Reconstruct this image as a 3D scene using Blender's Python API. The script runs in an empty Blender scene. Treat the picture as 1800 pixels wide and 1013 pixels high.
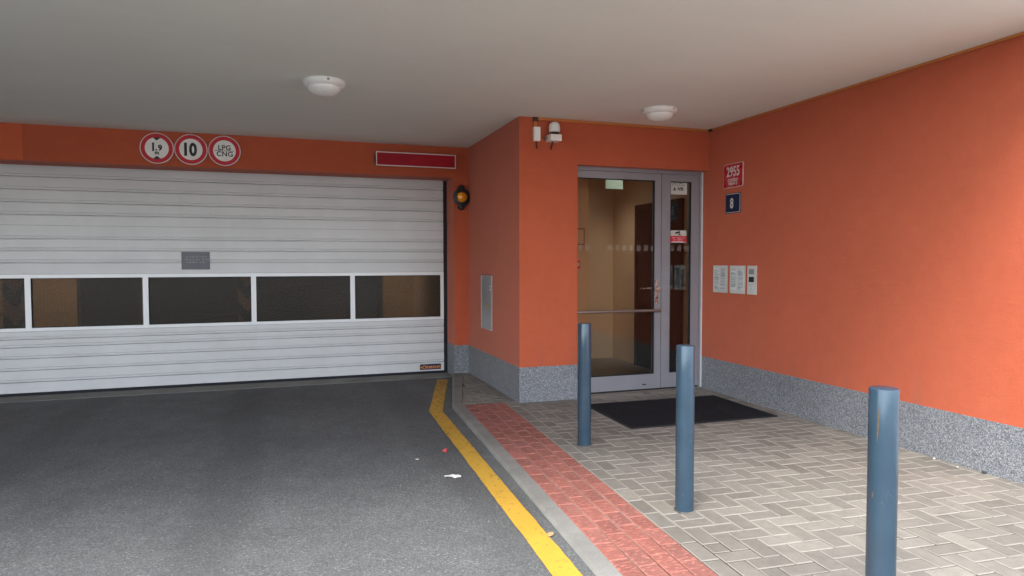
import bpy, bmesh, math, random
from mathutils import Vector, Matrix
R = math.radians
rng = random.Random(7)
scene = bpy.context.scene
COL = scene.collection

# ------------------------------------------------------------------ measured layout (metres)
YD, XR, XP, YG, YO, ZC = 6.6685, 4.6786, 2.3443, 8.738, 9.150, 3.0215
XDL = 3.012            # where the wall face ends at the entrance opening
ZPL = .378             # plinth height
ZDT = 2.551            # top of the entrance opening
ZSO = 2.6214           # soffit of the garage opening
XJ = 2.147             # jamb of the garage opening
YE = 2.62              # front edge of the overhanging storey
FY = 6.809             # entrance door plane

def road_z(y):
    return -.018 - .0065 * max(0.0, min(y, 9.2) - 3.0)

# ------------------------------------------------------------------ node helpers
class NT:
    def __init__(s, name):
        s.m = bpy.data.materials.new(name); s.m.use_nodes = True
        s.t = s.m.node_tree; s.t.nodes.clear()
        s.out = s.n('ShaderNodeOutputMaterial')
    def n(s, t, **kw):
        nd = s.t.nodes.new(t)
        for k, v in kw.items():
            if k.startswith('i_'):
                nd.inputs[k[2:].replace('_', ' ')].default_value = v
            else:
                setattr(nd, k, v)
        return nd
    def l(s, a, b): s.t.links.new(a, b)
    def coord(s, kind='Object', scale=None, rot=None):
        c = s.n('ShaderNodeTexCoord').outputs[kind]
        if scale or rot:
            mp = s.n('ShaderNodeMapping')
            if scale: mp.inputs['Scale'].default_value = scale
            if rot: mp.inputs['Rotation'].default_value = rot
            s.l(c, mp.inputs['Vector']); c = mp.outputs['Vector']
        return c
    def noise(s, vec, scale, detail=2.0, rough=.5, dist=0.0):
        nd = s.n('ShaderNodeTexNoise'); nd.inputs['Scale'].default_value = scale
        nd.inputs['Detail'].default_value = detail; nd.inputs['Roughness'].default_value = rough
        nd.inputs['Distortion'].default_value = dist
        s.l(vec, nd.inputs['Vector']); return nd
    def vor(s, vec, scale, feature='F1'):
        nd = s.n('ShaderNodeTexVoronoi', feature=feature); nd.inputs['Scale'].default_value = scale
        s.l(vec, nd.inputs['Vector']); return nd
    def ramp(s, fac, stops, interp='LINEAR'):
        r = s.n('ShaderNodeValToRGB'); cr = r.color_ramp; cr.interpolation = interp
        while len(cr.elements) < len(stops): cr.elements.new(.5)
        for e, (p, c) in zip(cr.elements, stops):
            e.position = p
            e.color = (c, c, c, 1) if isinstance(c, (int, float)) else (c[0], c[1], c[2], 1)
        s.l(fac, r.inputs['Fac']); return r.outputs['Color']
    def mix(s, fac, a, b, mode='MIX'):
        m = s.n('ShaderNodeMix', data_type='RGBA', blend_type=mode)
        for v, sock in ((fac, m.inputs[0]), (a, m.inputs[6]), (b, m.inputs[7])):
            if isinstance(v, (int, float)): sock.default_value = v
            elif isinstance(v, (tuple, list)): sock.default_value = (v[0], v[1], v[2], 1)
            else: s.l(v, sock)
        return m.outputs[2]
    def math(s, op, a, b=0.0):
        m = s.n('ShaderNodeMath', operation=op)
        for v, sock in ((a, m.inputs[0]), (b, m.inputs[1])):
            if isinstance(v, (int, float)): sock.default_value = v
            else: s.l(v, sock)
        return m.outputs[0]
    def bump(s, h, strength, dist, normal=None):
        b = s.n('ShaderNodeBump'); b.inputs['Strength'].default_value = strength
        b.inputs['Distance'].default_value = dist
        s.l(h, b.inputs['Height'])
        if normal: s.l(normal, b.inputs['Normal'])
        return b.outputs['Normal']
    def pbr(s, col, rough=.6, metal=0.0, spec=.5, normal=None, **kw):
        p = s.n('ShaderNodeBsdfPrincipled')
        for v, k in ((col, 'Base Color'), (rough, 'Roughness'), (metal, 'Metallic'), (spec, 'Specular IOR Level')):
            if isinstance(v, (int, float)): p.inputs[k].default_value = v
            elif isinstance(v, (tuple, list)): p.inputs[k].default_value = (v[0], v[1], v[2], 1)
            else: s.l(v, p.inputs[k])
        for k, v in kw.items(): p.inputs[k].default_value = v
        if normal: s.l(normal, p.inputs['Normal'])
        s.l(p.outputs[0], s.out.inputs['Surface']); return p

def simple(name, col, rough=.55, metal=0.0, spec=.5, var=.06, scale=9, bump=0.0):
    t = NT(name); c = t.coord()
    n = t.noise(c, scale, 4, .6)
    lo = tuple(v * (1 - var) for v in col); hi = tuple(min(1, v * (1 + var)) for v in col)
    colr = t.ramp(n.outputs['Fac'], [(.3, lo), (.7, hi)])
    rr = t.ramp(n.outputs['Fac'], [(.2, max(.02, rough - .07)), (.8, min(1, rough + .07))])
    nor = None
    if bump:
        nn = t.noise(c, 160, 3, .6); nor = t.bump(nn.outputs['Fac'], bump, .002)
    t.pbr(colr, rr, metal, spec, nor)
    return t.m

M = {}
def mats():
    # --- orange scratched render
    t = NT('orange_render'); c = t.coord()
    big = t.noise(c, .9, 5, .62); mid = t.noise(c, 11, 4, .6); fine = t.vor(c, 230); grain = t.noise(c, 330, 2, .7)
    col = t.ramp(big.outputs['Fac'], [(.25, (.455, .090, .036)), (.75, (.530, .110, .046))])
    col = t.mix(.16, col, t.ramp(mid.outputs['Fac'], [(.3, (.36, .066, .026)), (.7, (.58, .135, .062))]))
    col = t.mix(.22, col, t.ramp(grain.outputs['Fac'], [(.3, (.34, .060, .024)), (.72, (.62, .165, .082))]))
    h = t.math('ADD', t.math('MULTIPLY', fine.outputs['Distance'], .9), grain.outputs['Fac'])
    trowel = t.noise(t.coord('Object', (1, 1, 2.4)), 3.2, 5, .6, .8)
    h = t.math('ADD', h, t.math('MULTIPLY', trowel.outputs['Fac'], 2.0))
    sx = t.n('ShaderNodeSeparateXYZ'); t.l(c, sx.inputs[0])
    drip = t.noise(t.coord('Object', (9, 9, .35)), 1.0, 4, .65)
    col = t.mix(t.math('MULTIPLY', t.ramp(drip.outputs['Fac'], [(.52, 0), (.72, .34)]), t.ramp(sx.outputs['Z'], [(.38, 1), (.75, 0)])), col, (.23, .12, .085))
    p = t.pbr(col, .90, 0, .35, t.bump(h, .6, .0035)); p.inputs['Sheen Weight'].default_value = .19; p.inputs['Sheen Roughness'].default_value = .5; p.inputs['Sheen Tint'].default_value = (1, .9, .85, 1); M['orange'] = t.m
    # --- a slightly lighter orange on part of the lintel
    t = NT('lighter_render'); c = t.coord()
    mid = t.noise(c, 7, 4, .6); grain = t.noise(c, 330, 2, .7)
    col = t.ramp(mid.outputs['Fac'], [(.3, (.54, .118, .048)), (.7, (.58, .13, .055))])
    t.pbr(col, .93, 0, .2, t.bump(grain.outputs['Fac'], .5, .003)); M['lighter_orange'] = t.m
    # --- speckled mosaic plaster
    t = NT('mosaic_plaster'); c = t.coord()
    v = t.vor(c, 160); v2 = t.vor(c, 290); big = t.noise(c, 2.5, 4, .6)
    sep = t.n('ShaderNodeSeparateColor'); t.l(v.outputs['Color'], sep.inputs[0])
    sep2 = t.n('ShaderNodeSeparateColor'); t.l(v2.outputs['Color'], sep2.inputs[0])
    a = t.ramp(sep.outputs[0], [(0, (.052, .060, .074)), (.28, (.15, .163, .185)), (.55, (.27, .285, .31)), (.8, (.47, .48, .49))], 'CONSTANT')
    b = t.ramp(sep2.outputs[1], [(0, (.095, .104, .122)), (.3, (.21, .225, .25)), (.65, (.42, .43, .44))], 'CONSTANT')
    col = t.mix(.45, a, b)
    col = t.mix(1.0, col, t.ramp(big.outputs['Fac'], [(.25, (.77, .785, .79)), (.75, (.92, .93, .93))]), 'MULTIPLY')
    t.pbr(col, .55, 0, .4, t.bump(v.outputs['Distance'], .5, .003)); M['plinth'] = t.m
    # --- painted ceiling
    t = NT('ceiling_paint'); c = t.coord()
    big = t.noise(c, .55, 5, .6); grain = t.noise(c, 210, 3, .7); spots = t.noise(c, 34, 2, .5)
    col = t.ramp(big.outputs['Fac'], [(.25, (.80, .825, .755)), (.75, (.85, .875, .80))])
    col = t.mix(t.ramp(spots.outputs['Fac'], [(.735, 0), (.77, .35)]), col, (.33, .30, .27))
    col = t.mix(.10, col, t.ramp(grain.outputs['Fac'], [(.3, .3), (.7, .8)]))
    wav = t.noise(c, 2.6, 4, .55); rol = t.noise(t.coord('Object', (1, 2.5, 1)), 1.6, 3, .6)
    col = t.mix(1.0, col, t.ramp(rol.outputs['Fac'], [(.3, .985), (.7, 1.012)]), 'MULTIPLY')
    hh = t.math('ADD', grain.outputs['Fac'], t.math('MULTIPLY', wav.outputs['Fac'], 3.0))
    t.pbr(col, .95, 0, .2, t.bump(hh, .5, .0035)); M['ceiling'] = t.m
    # --- asphalt
    t = NT('asphalt'); c = t.coord()
    v = t.vor(c, 125); v2 = t.vor(c, 230); big = t.noise(c, .7, 6, .65, .4); mid = t.noise(c, 5, 4, .6)
    sep = t.n('ShaderNodeSeparateColor'); t.l(v.outputs['Color'], sep.inputs[0])
    sep2 = t.n('ShaderNodeSeparateColor'); t.l(v2.outputs['Color'], sep2.inputs[0])
    a = t.ramp(sep.outputs[0], [(0, (.046, .047, .048)), (.40, (.068, .069, .070)), (.78, (.100, .100, .099)), (.965, (.165, .162, .156))], 'CONSTANT')
    b = t.ramp(sep2.outputs[0], [(0, (.044, .045, .046)), (.5, (.074, .075, .076)), (.88, (.115, .114, .111))], 'CONSTANT')
    col = t.mix(.5, a, b)
    col = t.mix(1.0, col, t.ramp(big.outputs['Fac'], [(.3, 1.42), (.7, 1.92)]), 'MULTIPLY')
    col = t.mix(1.0, col, t.ramp(mid.outputs['Fac'], [(.3, .9), (.7, 1.08)]), 'MULTIPLY')
    st = t.noise(t.coord('Object', (1, .22, 1)), 1.6, 4, .6)
    col = t.mix(t.ramp(st.outputs['Fac'], [(.56, 0), (.74, .24)]), col, (.030, .029, .028))
    sx = t.n('ShaderNodeSeparateXYZ'); t.l(c, sx.inputs[0])
    tw = t.math('ADD', sx.outputs['X'], t.math('MULTIPLY', t.noise(c, .5, 2, .5).outputs['Fac'], .5))
    tyre = t.math('MULTIPLY', t.math('PINGPONG', t.math('ADD', tw, 20.15), .8), 1.25)
    col = t.mix(t.math('MULTIPLY', t.ramp(tyre, [(.70, 0), (.86, .30)]), t.ramp(mid.outputs['Fac'], [(.3, .6), (.7, 1)])), col, (.040, .040, .041))
    oil = t.noise(c, 2.3, 3, .5, .3)
    col = t.mix(t.ramp(oil.outputs['Fac'], [(.70, 0), (.74, .45)]), col, (.030, .030, .031))
    grit = t.vor(c, 26); gs = t.n('ShaderNodeSeparateColor'); t.l(grit.outputs['Color'], gs.inputs[0])
    gm = t.math('MULTIPLY', t.math('LESS_THAN', grit.outputs['Distance'], .16), t.math('GREATER_THAN', gs.outputs[0], .93))
    col = t.mix(gm, col, (.24, .23, .21))
    col = t.mix(1.0, col, (.97, 1.0, .98), 'MULTIPLY')
    h = t.math('ADD', v.outputs['Distance'], t.math('MULTIPLY', v2.outputs['Distance'], .6))
    t.pbr(col, .88, 0, .35, t.bump(h, .35, .003)); M['asphalt'] = t.m
    # --- yellow road paint, worn
    t = NT('yellow_road_paint'); c = t.coord()
    v = t.vor(c, 95); w = t.noise(c, 26, 5, .75); w2 = t.noise(c, 3.2, 4, .6); g = t.noise(c, 190, 3, .7)
    yel = t.ramp(w2.outputs['Fac'], [(.3, (.40, .222, .021)), (.7, (.475, .28, .032))])
    yel = t.mix(.2, yel, t.ramp(g.outputs['Fac'], [(.3, (.44, .23, .02)), (.7, (.80, .52, .08))]))
    sep = t.n('ShaderNodeSeparateXYZ'); t.l(c, sep.inputs[0])
    worn = t.ramp(t.math('MULTIPLY', sep.outputs['Y'], .1), [(.25, .05), (.50, .09), (.68, .14), (.9, .18)])
    mask = t.math('GREATER_THAN', t.math('ADD', w.outputs['Fac'], worn), .695)
    mask2 = t.math('GREATER_THAN', t.math('ADD', g.outputs['Fac'], t.math('MULTIPLY', worn, .6)), .735)
    mk = t.math('MAXIMUM', mask, mask2)
    col = t.mix(t.math('MULTIPLY', mk, .82), yel, (.075, .066, .050))
    t.pbr(col, .78, 0, .35, t.bump(v.outputs['Distance'], .4, .003)); M['yellow'] = t.m
    # --- pavers: one colour per stone from the colour attribute
    def paver(name, base, lo, hi, tint, ridged=False, edge=.30):
        t = NT(name); c = t.coord()
        at = t.n('ShaderNodeVertexColor', layer_name='stone')
        sep = t.n('ShaderNodeSeparateColor'); t.l(at.outputs['Color'], sep.inputs[0])
        big = t.noise(c, 1.1, 5, .62); mid = t.noise(c, 16, 5, .7); g = t.noise(c, 260, 3, .75); st = t.noise(c, 3.7, 3, .55)
        k = t.ramp(sep.outputs[0], [(0, lo), (1, hi)])
        col = t.mix(1.0, base, k, 'MULTIPLY')
        col = t.mix(t.math('MULTIPLY', sep.outputs[1], .5), col, tint)
        col = t.mix(1.0, col, t.ramp(big.outputs['Fac'], [(.28, .80), (.72, 1.14)]), 'MULTIPLY')
        col = t.mix(1.0, col, t.ramp(mid.outputs['Fac'], [(.25, .83), (.75, 1.12)]), 'MULTIPLY')
        col = t.mix(1.0, col, t.ramp(g.outputs['Fac'], [(.28, .72), (.72, 1.24)]), 'MULTIPLY')
        col = t.mix(t.ramp(st.outputs['Fac'], [(.60, 0), (.72, .5)]), col, tuple(x * .5 for x in base))
        col = t.mix(t.math('MULTIPLY', sep.outputs[2], edge), col, tuple(min(1, x * 1.55) for x in base))
        h = g.outputs['Fac']
        if ridged:
            h2 = t.noise(t.coord('Object', (26, 78, 1)), 1.0, 2, .5)
            col = t.mix(t.ramp(h2.outputs['Fac'], [(.54, 0), (.66, .60)]), col, tuple(min(1, x * 1.75 + .03) for x in base))
            h = t.math('ADD', h, t.math('MULTIPLY', h2.outputs['Fac'], 2.2))
        t.pbr(col, .88, 0, .3, t.bump(h, .55, .0035)); return t.m
    M['paver'] = paver('grey_pavers', (.205, .191, .164), .74, 1.2, (.148, .134, .116))
    M['redpaver'] = paver('red_tactile_pavers', (.262, .096, .074), .78, 1.16, (.21, .094, .078), True)
    # joint sand
    t = NT('joint_sand'); c = t.coord()
    b = t.noise(c, 1.3, 5, .65); g = t.noise(c, 120, 3, .7)
    sx = t.n('ShaderNodeSeparateXYZ'); t.l(c, sx.inputs[0])
    gy = t.ramp(t.math('MULTIPLY', sx.outputs['Y'], .1), [(.27, -.0), (.40, .20)])
    col = t.ramp(t.math('ADD', t.math('MULTIPLY', b.outputs['Fac'], .8), gy), [(.36, (.05, .046, .04)), (.54, (.255, .238, .20))])
    col = t.mix(1.0, col, t.ramp(g.outputs['Fac'], [(.3, .8), (.7, 1.1)]), 'MULTIPLY')
    t.pbr(col, .95, 0, .2); M['sand'] = t.m
    # concrete
    t = NT('concrete'); c = t.coord()
    b = t.noise(c, 2.2, 6, .65); g = t.noise(c, 170, 3, .7); st = t.noise(c, 9, 4, .6)
    col = t.ramp(b.outputs['Fac'], [(.3, (.15, .148, .136)), (.7, (.235, .23, .212))])
    col = t.mix(1.0, col, t.ramp(g.outputs['Fac'], [(.3, .8), (.7, 1.15)]), 'MULTIPLY')
    col = t.mix(t.ramp(st.outputs['Fac'], [(.6, 0), (.75, .35)]), col, (.12, .11, .095))
    t.pbr(col, .85, 0, .3, t.bump(g.outputs['Fac'], .4, .002)); M['concrete'] = t.m
    # garage door steel: faint horizontal micro lines + dust
    t = NT('door_steel'); c = t.coord()
    n1 = t.noise(t.coord('Object', (.4, 1, 60)), 3, 3, .6); n2 = t.noise(c, 1.4, 5, .65); n3 = t.noise(t.coord('Object', (3, 1, .35)), 2.4, 4, .6)
    col = t.ramp(n2.outputs['Fac'], [(.3, (.565, .57, .57)), (.7, (.65, .655, .655))])
    col = t.mix(.10, col, t.ramp(n1.outputs['Fac'], [(.3, .34), (.7, .72)]))
    col = t.mix(t.ramp(n3.outputs['Fac'], [(.55, 0), (.85, .10)]), col, (.40, .38, .35))
    gr = t.noise(c, 240, 2, .6)
    t.pbr(col, .46, .15, .5, t.bump(gr.outputs['Fac'], .14, .002)); M['steel'] = t.m
    t = NT('door_aluminium'); c = t.coord(); n2 = t.noise(c, 3, 4, .6)
    t.pbr(t.ramp(n2.outputs['Fac'], [(.3, (.72, .73, .735)), (.7, (.79, .795, .80))]), .38, .2, .5); M['alu'] = t.m
    M['greyframe'] = simple('grey_powder_coat', (.27, .275, .30), .42, .25, .5, .05, 5)
    M['rubber'] = simple('black_rubber', (.012, .014, .018), .7, 0, .3)
    M['black'] = simple('black_plastic', (.014, .015, .017), .42)
    M['white'] = simple('white_plastic', (.84, .85, .81), .38, 0, .5, .04)
    M['opal'] = simple('opal_glass', (.86, .87, .83), .22, 0, .5, .03)
    M['screw'] = simple('screw_metal', (.30, .29, .27), .4, .7)
    M['signwhite'] = simple('sign_white', (.86, .86, .80), .45, 0, .5, .05)
    M['signrim'] = simple('sign_rim', (.74, .70, .68), .45, .2)
    M['signred'] = simple('sign_red', (.56, .014, .026), .5, 0, .5, .07)
    M['signblack'] = simple('sign_black', (.012, .013, .012), .5)
    M['boxred'] = simple('dark_red_panel', (.36, .007, .018), .5, 0, .25, .16, 4)
    M['plate'] = simple('grey_plate', (.115, .122, .135), .45, .3, .5, .08)
    M['plateink'] = simple('plate_ink', (.30, .31, .32), .5)
    M['navy'] = simple('navy_enamel', (.008, .012, .050), .45, 0, .25, .1)
    M['red_enamel'] = simple('red_enamel', (.44, .012, .026), .28, 0, .5, .08)
    M['enamelwhite'] = simple('white_enamel', (.62, .60, .58), .3)
    M['orangetext'] = simple('orange_ink', (.62, .24, .05), .5)
    M['cabinet'] = simple('zinc_cabinet', (.36, .39, .40), .36, .35, .5, .06, 6)
    M['cabedge'] = simple('cabinet_edge', (.50, .52, .52), .35, .4)
    M['yellowlabel'] = simple('yellow_label', (.55, .42, .06), .5)
    M['intercom'] = simple('intercom_plate', (.62, .63, .60), .34, .35, .5, .05)
    M['nametag'] = simple('name_tag', (.52, .56, .57), .3, 0, .5, .12, 40)
    M['tagline'] = simple('name_tag_gap', (.13, .14, .15), .5)
    M['tagwhite'] = simple('name_tag_paper', (.66, .68, .69), .5)
    M['grille'] = simple('speaker_grille', (.33, .34, .33), .5, .3)
    M['copper'] = simple('conduit_orange', (.50, .18, .045), .55, 0, .4, .1)
    M['brownbox'] = simple('dark_brown_plastic', (.05, .025, .018), .5)
    M['cable'] = simple('dark_red_cable', (.05, .012, .010), .5)
    M['bar'] = simple('brushed_steel_bar', (.34, .27, .24), .36, .8, .5, .03, 3)
    M['brass'] = simple('satin_steel_handle', (.62, .52, .45), .28, .85)
    t = NT('ribbed_mat'); c = t.coord()
    w = t.n('ShaderNodeTexWave', wave_type='BANDS', bands_direction='X'); w.inputs['Scale'].default_value = 22; w.inputs['Distortion'].default_value = .3
    t.l(c, w.inputs['Vector']); g = t.noise(c, 300, 3, .8); b = t.noise(c, 3, 4, .6)
    col = t.ramp(g.outputs['Fac'], [(.3, (.008, .008, .010)), (.75, (.024, .025, .030))])
    col = t.mix(t.ramp(b.outputs['Fac'], [(.5, 0), (.8, .3)]), col, (.05, .048, .045))
    t.pbr(col, .95, 0, .15, t.bump(t.math('ADD', w.outputs['Fac'], g.outputs['Fac']), .8, .006)); M['mat'] = t.m
    # bollard paint with scuffs
    t = NT('bollard_paint'); c = t.coord(); ob = t.n('ShaderNodeObjectInfo')
    off = t.n('ShaderNodeVectorMath', operation='ADD'); t.l(c, off.inputs[0]); t.l(ob.outputs['Location'], off.inputs[1]); cc = off.outputs[0]
    n1 = t.noise(cc, 5, 5, .6); n2 = t.noise(cc, 140, 2, .6)
    mp = t.n('ShaderNodeMapping'); mp.inputs['Scale'].default_value = (26, 26, 5); mp.inputs['Rotation'].default_value = (.5, .35, .2); t.l(cc, mp.inputs[0])
    sc = t.noise(mp.outputs[0], 1.0, 2, .5, 1.2)
    sm = t.ramp(sc.outputs['Fac'], [(.499, 0), (.503, 1), (.507, 0)])
    gate = t.noise(cc, 7, 2, .5)
    sm = t.math('MULTIPLY', sm, t.ramp(gate.outputs['Fac'], [(.60, 0), (.68, .5)]))
    col = t.ramp(n1.outputs['Fac'], [(.3, (.026, .052, .078)), (.7, (.033, .064, .094))])
    col = t.mix(sm, col, (.30, .36, .42))
    chips = t.ramp(t.noise(cc, 21, 3, .6).outputs['Fac'], [(.76, 0), (.775, .8)])
    col = t.mix(chips, col, (.10, .040, .022))
    t.pbr(col, t.ramp(n1.outputs['Fac'], [(.3, .17), (.7, .25)]), .1, .55, t.bump(n2.outputs['Fac'], .06, .001)); M['bollard'] = t.m
    M['rust'] = simple('rust_run', (.085, .062, .040), .8, 0, .3, .3, 60)
    # clear door glass: straight-through plus mirror
    t = NT('door_glass')
    tr = t.n('ShaderNodeBsdfTransparent'); tr.inputs[0].default_value = (.88, .86, .82, 1)
    gl = t.n('ShaderNodeBsdfGlossy'); gl.inputs['Roughness'].default_value = .0; gl.inputs[0].default_value = (.95, .97, 1, 1)
    fr = t.n('ShaderNodeFresnel'); fr.inputs[0].default_value = 1.5
    f2 = t.math('MINIMUM', t.math('ADD', t.math('MULTIPLY', fr.outputs[0], .9), .0), 1.0)
    mx = t.n('ShaderNodeMixShader'); t.l(f2, mx.inputs[0]); t.l(tr.outputs[0], mx.inputs[1]); t.l(gl.outputs[0], mx.inputs[2])
    t.l(mx.outputs[0], t.out.inputs[0]); M['glass'] = t.m
    # smoked panes with a fine expanded-metal mesh in front
    t = NT('smoked_mesh_glass'); c = t.coord()
    w1 = t.n('ShaderNodeTexWave', wave_type='BANDS', bands_direction='DIAGONAL'); w1.inputs['Scale'].default_value = 9
    w2 = t.n('ShaderNodeTexWave', wave_type='BANDS', bands_direction='DIAGONAL'); w2.inputs['Scale'].default_value = 9
    m1 = t.n('ShaderNodeMapping'); m1.inputs['Scale'].default_value = (1.0, 0, 1.9); t.l(c, m1.inputs[0]); t.l(m1.outputs[0], w1.inputs[0])
    m2 = t.n('ShaderNodeMapping'); m2.inputs['Scale'].default_value = (-1.0, 0, 1.9); t.l(c, m2.inputs[0]); t.l(m2.outputs[0], w2.inputs[0])
    mm = t.math('MAXIMUM', w1.outputs['Fac'], w2.outputs['Fac'])
    mask = t.ramp(mm, [(.5, .22), (.98, .48)])
    tr = t.n('ShaderNodeBsdfTransparent'); tr.inputs[0].default_value = (.66, .56, .42, 1)
    df = t.n('ShaderNodeBsdfPrincipled'); df.inputs['Base Color'].default_value = (.034, .027, .019, 1); df.inputs['Roughness'].default_value = .5
    mx = t.n('ShaderNodeMixShader'); t.l(mask, mx.inputs[0]); t.l(tr.outputs[0], mx.inputs[1]); t.l(df.outputs[0], mx.inputs[2])
    gl = t.n('ShaderNodeBsdfGlossy'); gl.inputs['Roughness'].default_value = .12
    mx2 = t.n('ShaderNodeMixShader'); mx2.inputs[0].default_value = .012; t.l(mx.outputs[0], mx2.inputs[1]); t.l(gl.outputs[0], mx2.inputs[2])
    t.l(mx2.outputs[0], t.out.inputs[0]); M['smoked'] = t.m
    # amber lens
    t = NT('amber_lens')
    p = t.pbr((.85, .32, .012), .12, 0, .6); p.inputs['Coat Weight'].default_value = .6
    M['amber'] = t.m
    M['beige'] = simple('beige_paint', (.55, .40, .25), .8, 0, .3, .04, 2)
    M['beige2'] = simple('ochre_paint', (.58, .36, .19), .8, 0, .3, .04, 2)
    M['lobbyfloor'] = simple('lobby_tiles', (.17, .14, .12), .35, 0, .5, .15, 6)
    M['darkdoor'] = simple('dark_brown_door', (.010, .006, .005), .6, 0, .2)
    M['exitsign'] = simple('pale_green_sign', (.44, .60, .50), .5)
    t = NT('frosted_film'); tr = t.n('ShaderNodeBsdfTransparent'); df = t.n('ShaderNodeBsdfDiffuse'); df.inputs[0].default_value = (.42, .38, .34, 1)
    mx = t.n('ShaderNodeMixShader'); mx.inputs[0].default_value = .13; t.l(tr.outputs[0], mx.inputs[1]); t.l(df.outputs[0], mx.inputs[2]); t.l(mx.outputs[0], t.out.inputs[0]); M['frost'] = t.m
    M['garagewall'] = simple('garage_wall', (.36, .25, .12), .85, 0, .3, .08, 3)
    M['garagedark'] = simple('garage_concrete', (.16, .145, .13), .9, 0, .3, .12, 2)
    M['stripey'] = simple('stripe_yellow', (.62, .34, .03), .6)
    M['paper'] = simple('paper', (.52, .51, .48), .8, 0, .3)
    M['redscrap'] = simple('red_scrap', (.42, .035, .045), .6)
    M['leaf'] = simple('dry_leaf', (.40, .27, .13), .8, 0, .3, .3, 60)
    M['stone'] = simple('dark_pebble', (.05, .055, .065), .8, 0, .3, .3, 60)
    M['butt'] = simple('pale_crumb', (.60, .52, .44), .8)
    M['facade'] = simple('cream_render', (.50, .47, .42), .9, 0, .2, .06, 1.5)
    M['winglass'] = simple('window_glass', (.03, .035, .04), .08, 0, .6)
    M['ground'] = simple('city_ground', (.42, .415, .40), .95, 0, .2, .15, .4)
mats()

# ------------------------------------------------------------------ mesh helpers
def link(o, parent=None):
    COL.objects.link(o)
    if parent: o.parent = parent
    return o
def tag(o, label=None, cat=None, group=None, kind=None):
    if label: o['label'] = label
    if cat: o['category'] = cat
    if group: o['group'] = group
    if kind: o['kind'] = kind
    return o
def thing(name, label, cat, loc=(0, 0, 0), rot=(0, 0, 0), group=None):
    o = bpy.data.objects.new(name, None); o.empty_display_size = .1
    o.location = loc; o.rotation_euler = rot; link(o)
    return tag(o, label, cat, group)
def fin(name, bm, m, parent=None, smooth=False, bevel=0.0, seg=2, angle=40):
    if bevel:
        es = [e for e in bm.edges if len(e.link_faces) == 2 and e.calc_face_angle(0) > R(angle)]
        bmesh.ops.bevel(bm, geom=es, offset=bevel, segments=seg, profile=.6, affect='EDGES', clamp_overlap=True)
    bmesh.ops.recalc_face_normals(bm, faces=bm.faces[:])
    me = bpy.data.meshes.new(name); bm.to_mesh(me); bm.free()
    for mm in (m if isinstance(m, (list, tuple)) else [m]): me.materials.append(mm)
    if smooth:
        for p in me.polygons: p.use_smooth = True
        try: me.set_sharp_from_angle(angle=R(35))
        except Exception: pass
    return link(bpy.data.objects.new(name, me), parent)
def box(bm, x0, x1, y0, y1, z0, z1, mi=0):
    vs = [bm.verts.new((x, y, z)) for z in (z0, z1) for y in (y0, y1) for x in (x0, x1)]
    for f in ((0, 2, 3, 1), (4, 5, 7, 6), (0, 1, 5, 4), (2, 6, 7, 3), (0, 4, 6, 2), (1, 3, 7, 5)):
        bm.faces.new([vs[i] for i in f]).material_index = mi
    return vs
def boxes(*bs):
    bm = bmesh.new()
    for b in bs: box(bm, *b)
    return bm
def lathe(bm, prof, n=40, axis='z', cx=0, cy=0, cz=0, mi=0):
    rings = []
    for (r, h) in prof:
        ring = []
        for k in range(n):
            a = 2 * math.pi * k / n; u, v = r * math.cos(a), r * math.sin(a)
            p = {'z': (u, v, h), 'y': (u, h, v), 'x': (h, u, v)}[axis]
            ring.append(bm.verts.new((p[0] + cx, p[1] + cy, p[2] + cz)))
        rings.append(ring)
    for a, b in zip(rings, rings[1:]):
        for k in range(n):
            bm.faces.new((a[k], a[(k + 1) % n], b[(k + 1) % n], b[k])).material_index = mi
    for ring in (rings[0], rings[-1]):
        try: bm.faces.new(ring).material_index = mi
        except Exception: pass
def tube(bm, pts, r, n=12):
    pts = [Vector(p) for p in pts]; rings = []
    for i, p in enumerate(pts):
        d = (pts[min(i + 1, len(pts) - 1)] - pts[max(i - 1, 0)]).normalized()
        up = Vector((0, 0, 1)) if abs(d.z) < .9 else Vector((0, 1, 0))
        a = d.cross(up).normalized(); b = a.cross(d)
        rings.append([bm.verts.new(p + a * r * math.cos(2 * math.pi * k / n) + b * r * math.sin(2 * math.pi * k / n)) for k in range(n)])
    for a, b in zip(rings, rings[1:]):
        for k in range(n): bm.faces.new((a[k], a[(k + 1) % n], b[(k + 1) % n], b[k]))
    bm.faces.new(rings[0]); bm.faces.new(rings[-1])
def prism(bm, pts, z0, z1, mi=0):
    lo = [bm.verts.new((x, y, z0)) for x, y in pts]; hi = [bm.verts.new((x, y, z1)) for x, y in pts]
    bm.faces.new(lo[::-1]).material_index = mi; bm.faces.new(hi).material_index = mi
    for i in range(len(pts)):
        j = (i + 1) % len(pts)
        bm.faces.new((lo[i], lo[j], hi[j], hi[i])).material_index = mi
def text_bm(s, size, depth=.0012, bold=0.0, spacing=1.0, sx=1.0):
    cu = bpy.data.curves.new('lettering', 'FONT'); cu.body = s; cu.size = size
    cu.align_x = 'CENTER'; cu.align_y = 'CENTER'; cu.extrude = depth / 2; cu.offset = bold; cu.space_character = spacing
    cu.resolution_u = 4
    o = bpy.data.objects.new('lettering', cu); COL.objects.link(o)
    bpy.context.view_layer.update()
    me = bpy.data.meshes.new_from_object(o.evaluated_get(bpy.context.evaluated_depsgraph_get()))
    bm = bmesh.new(); bm.from_mesh(me)
    bpy.data.objects.remove(o); bpy.data.curves.remove(cu); bpy.data.meshes.remove(me)
    xs = [v.co.x for v in bm.verts]; ys = [v.co.y for v in bm.verts]
    if xs:
        c = Vector(((min(xs) + max(xs)) / 2, (min(ys) + max(ys)) / 2, 0))
        for v in bm.verts: v.co = Vector(((v.co.x - c.x) * sx, v.co.y - c.y, v.co.z))
    return bm
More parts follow.
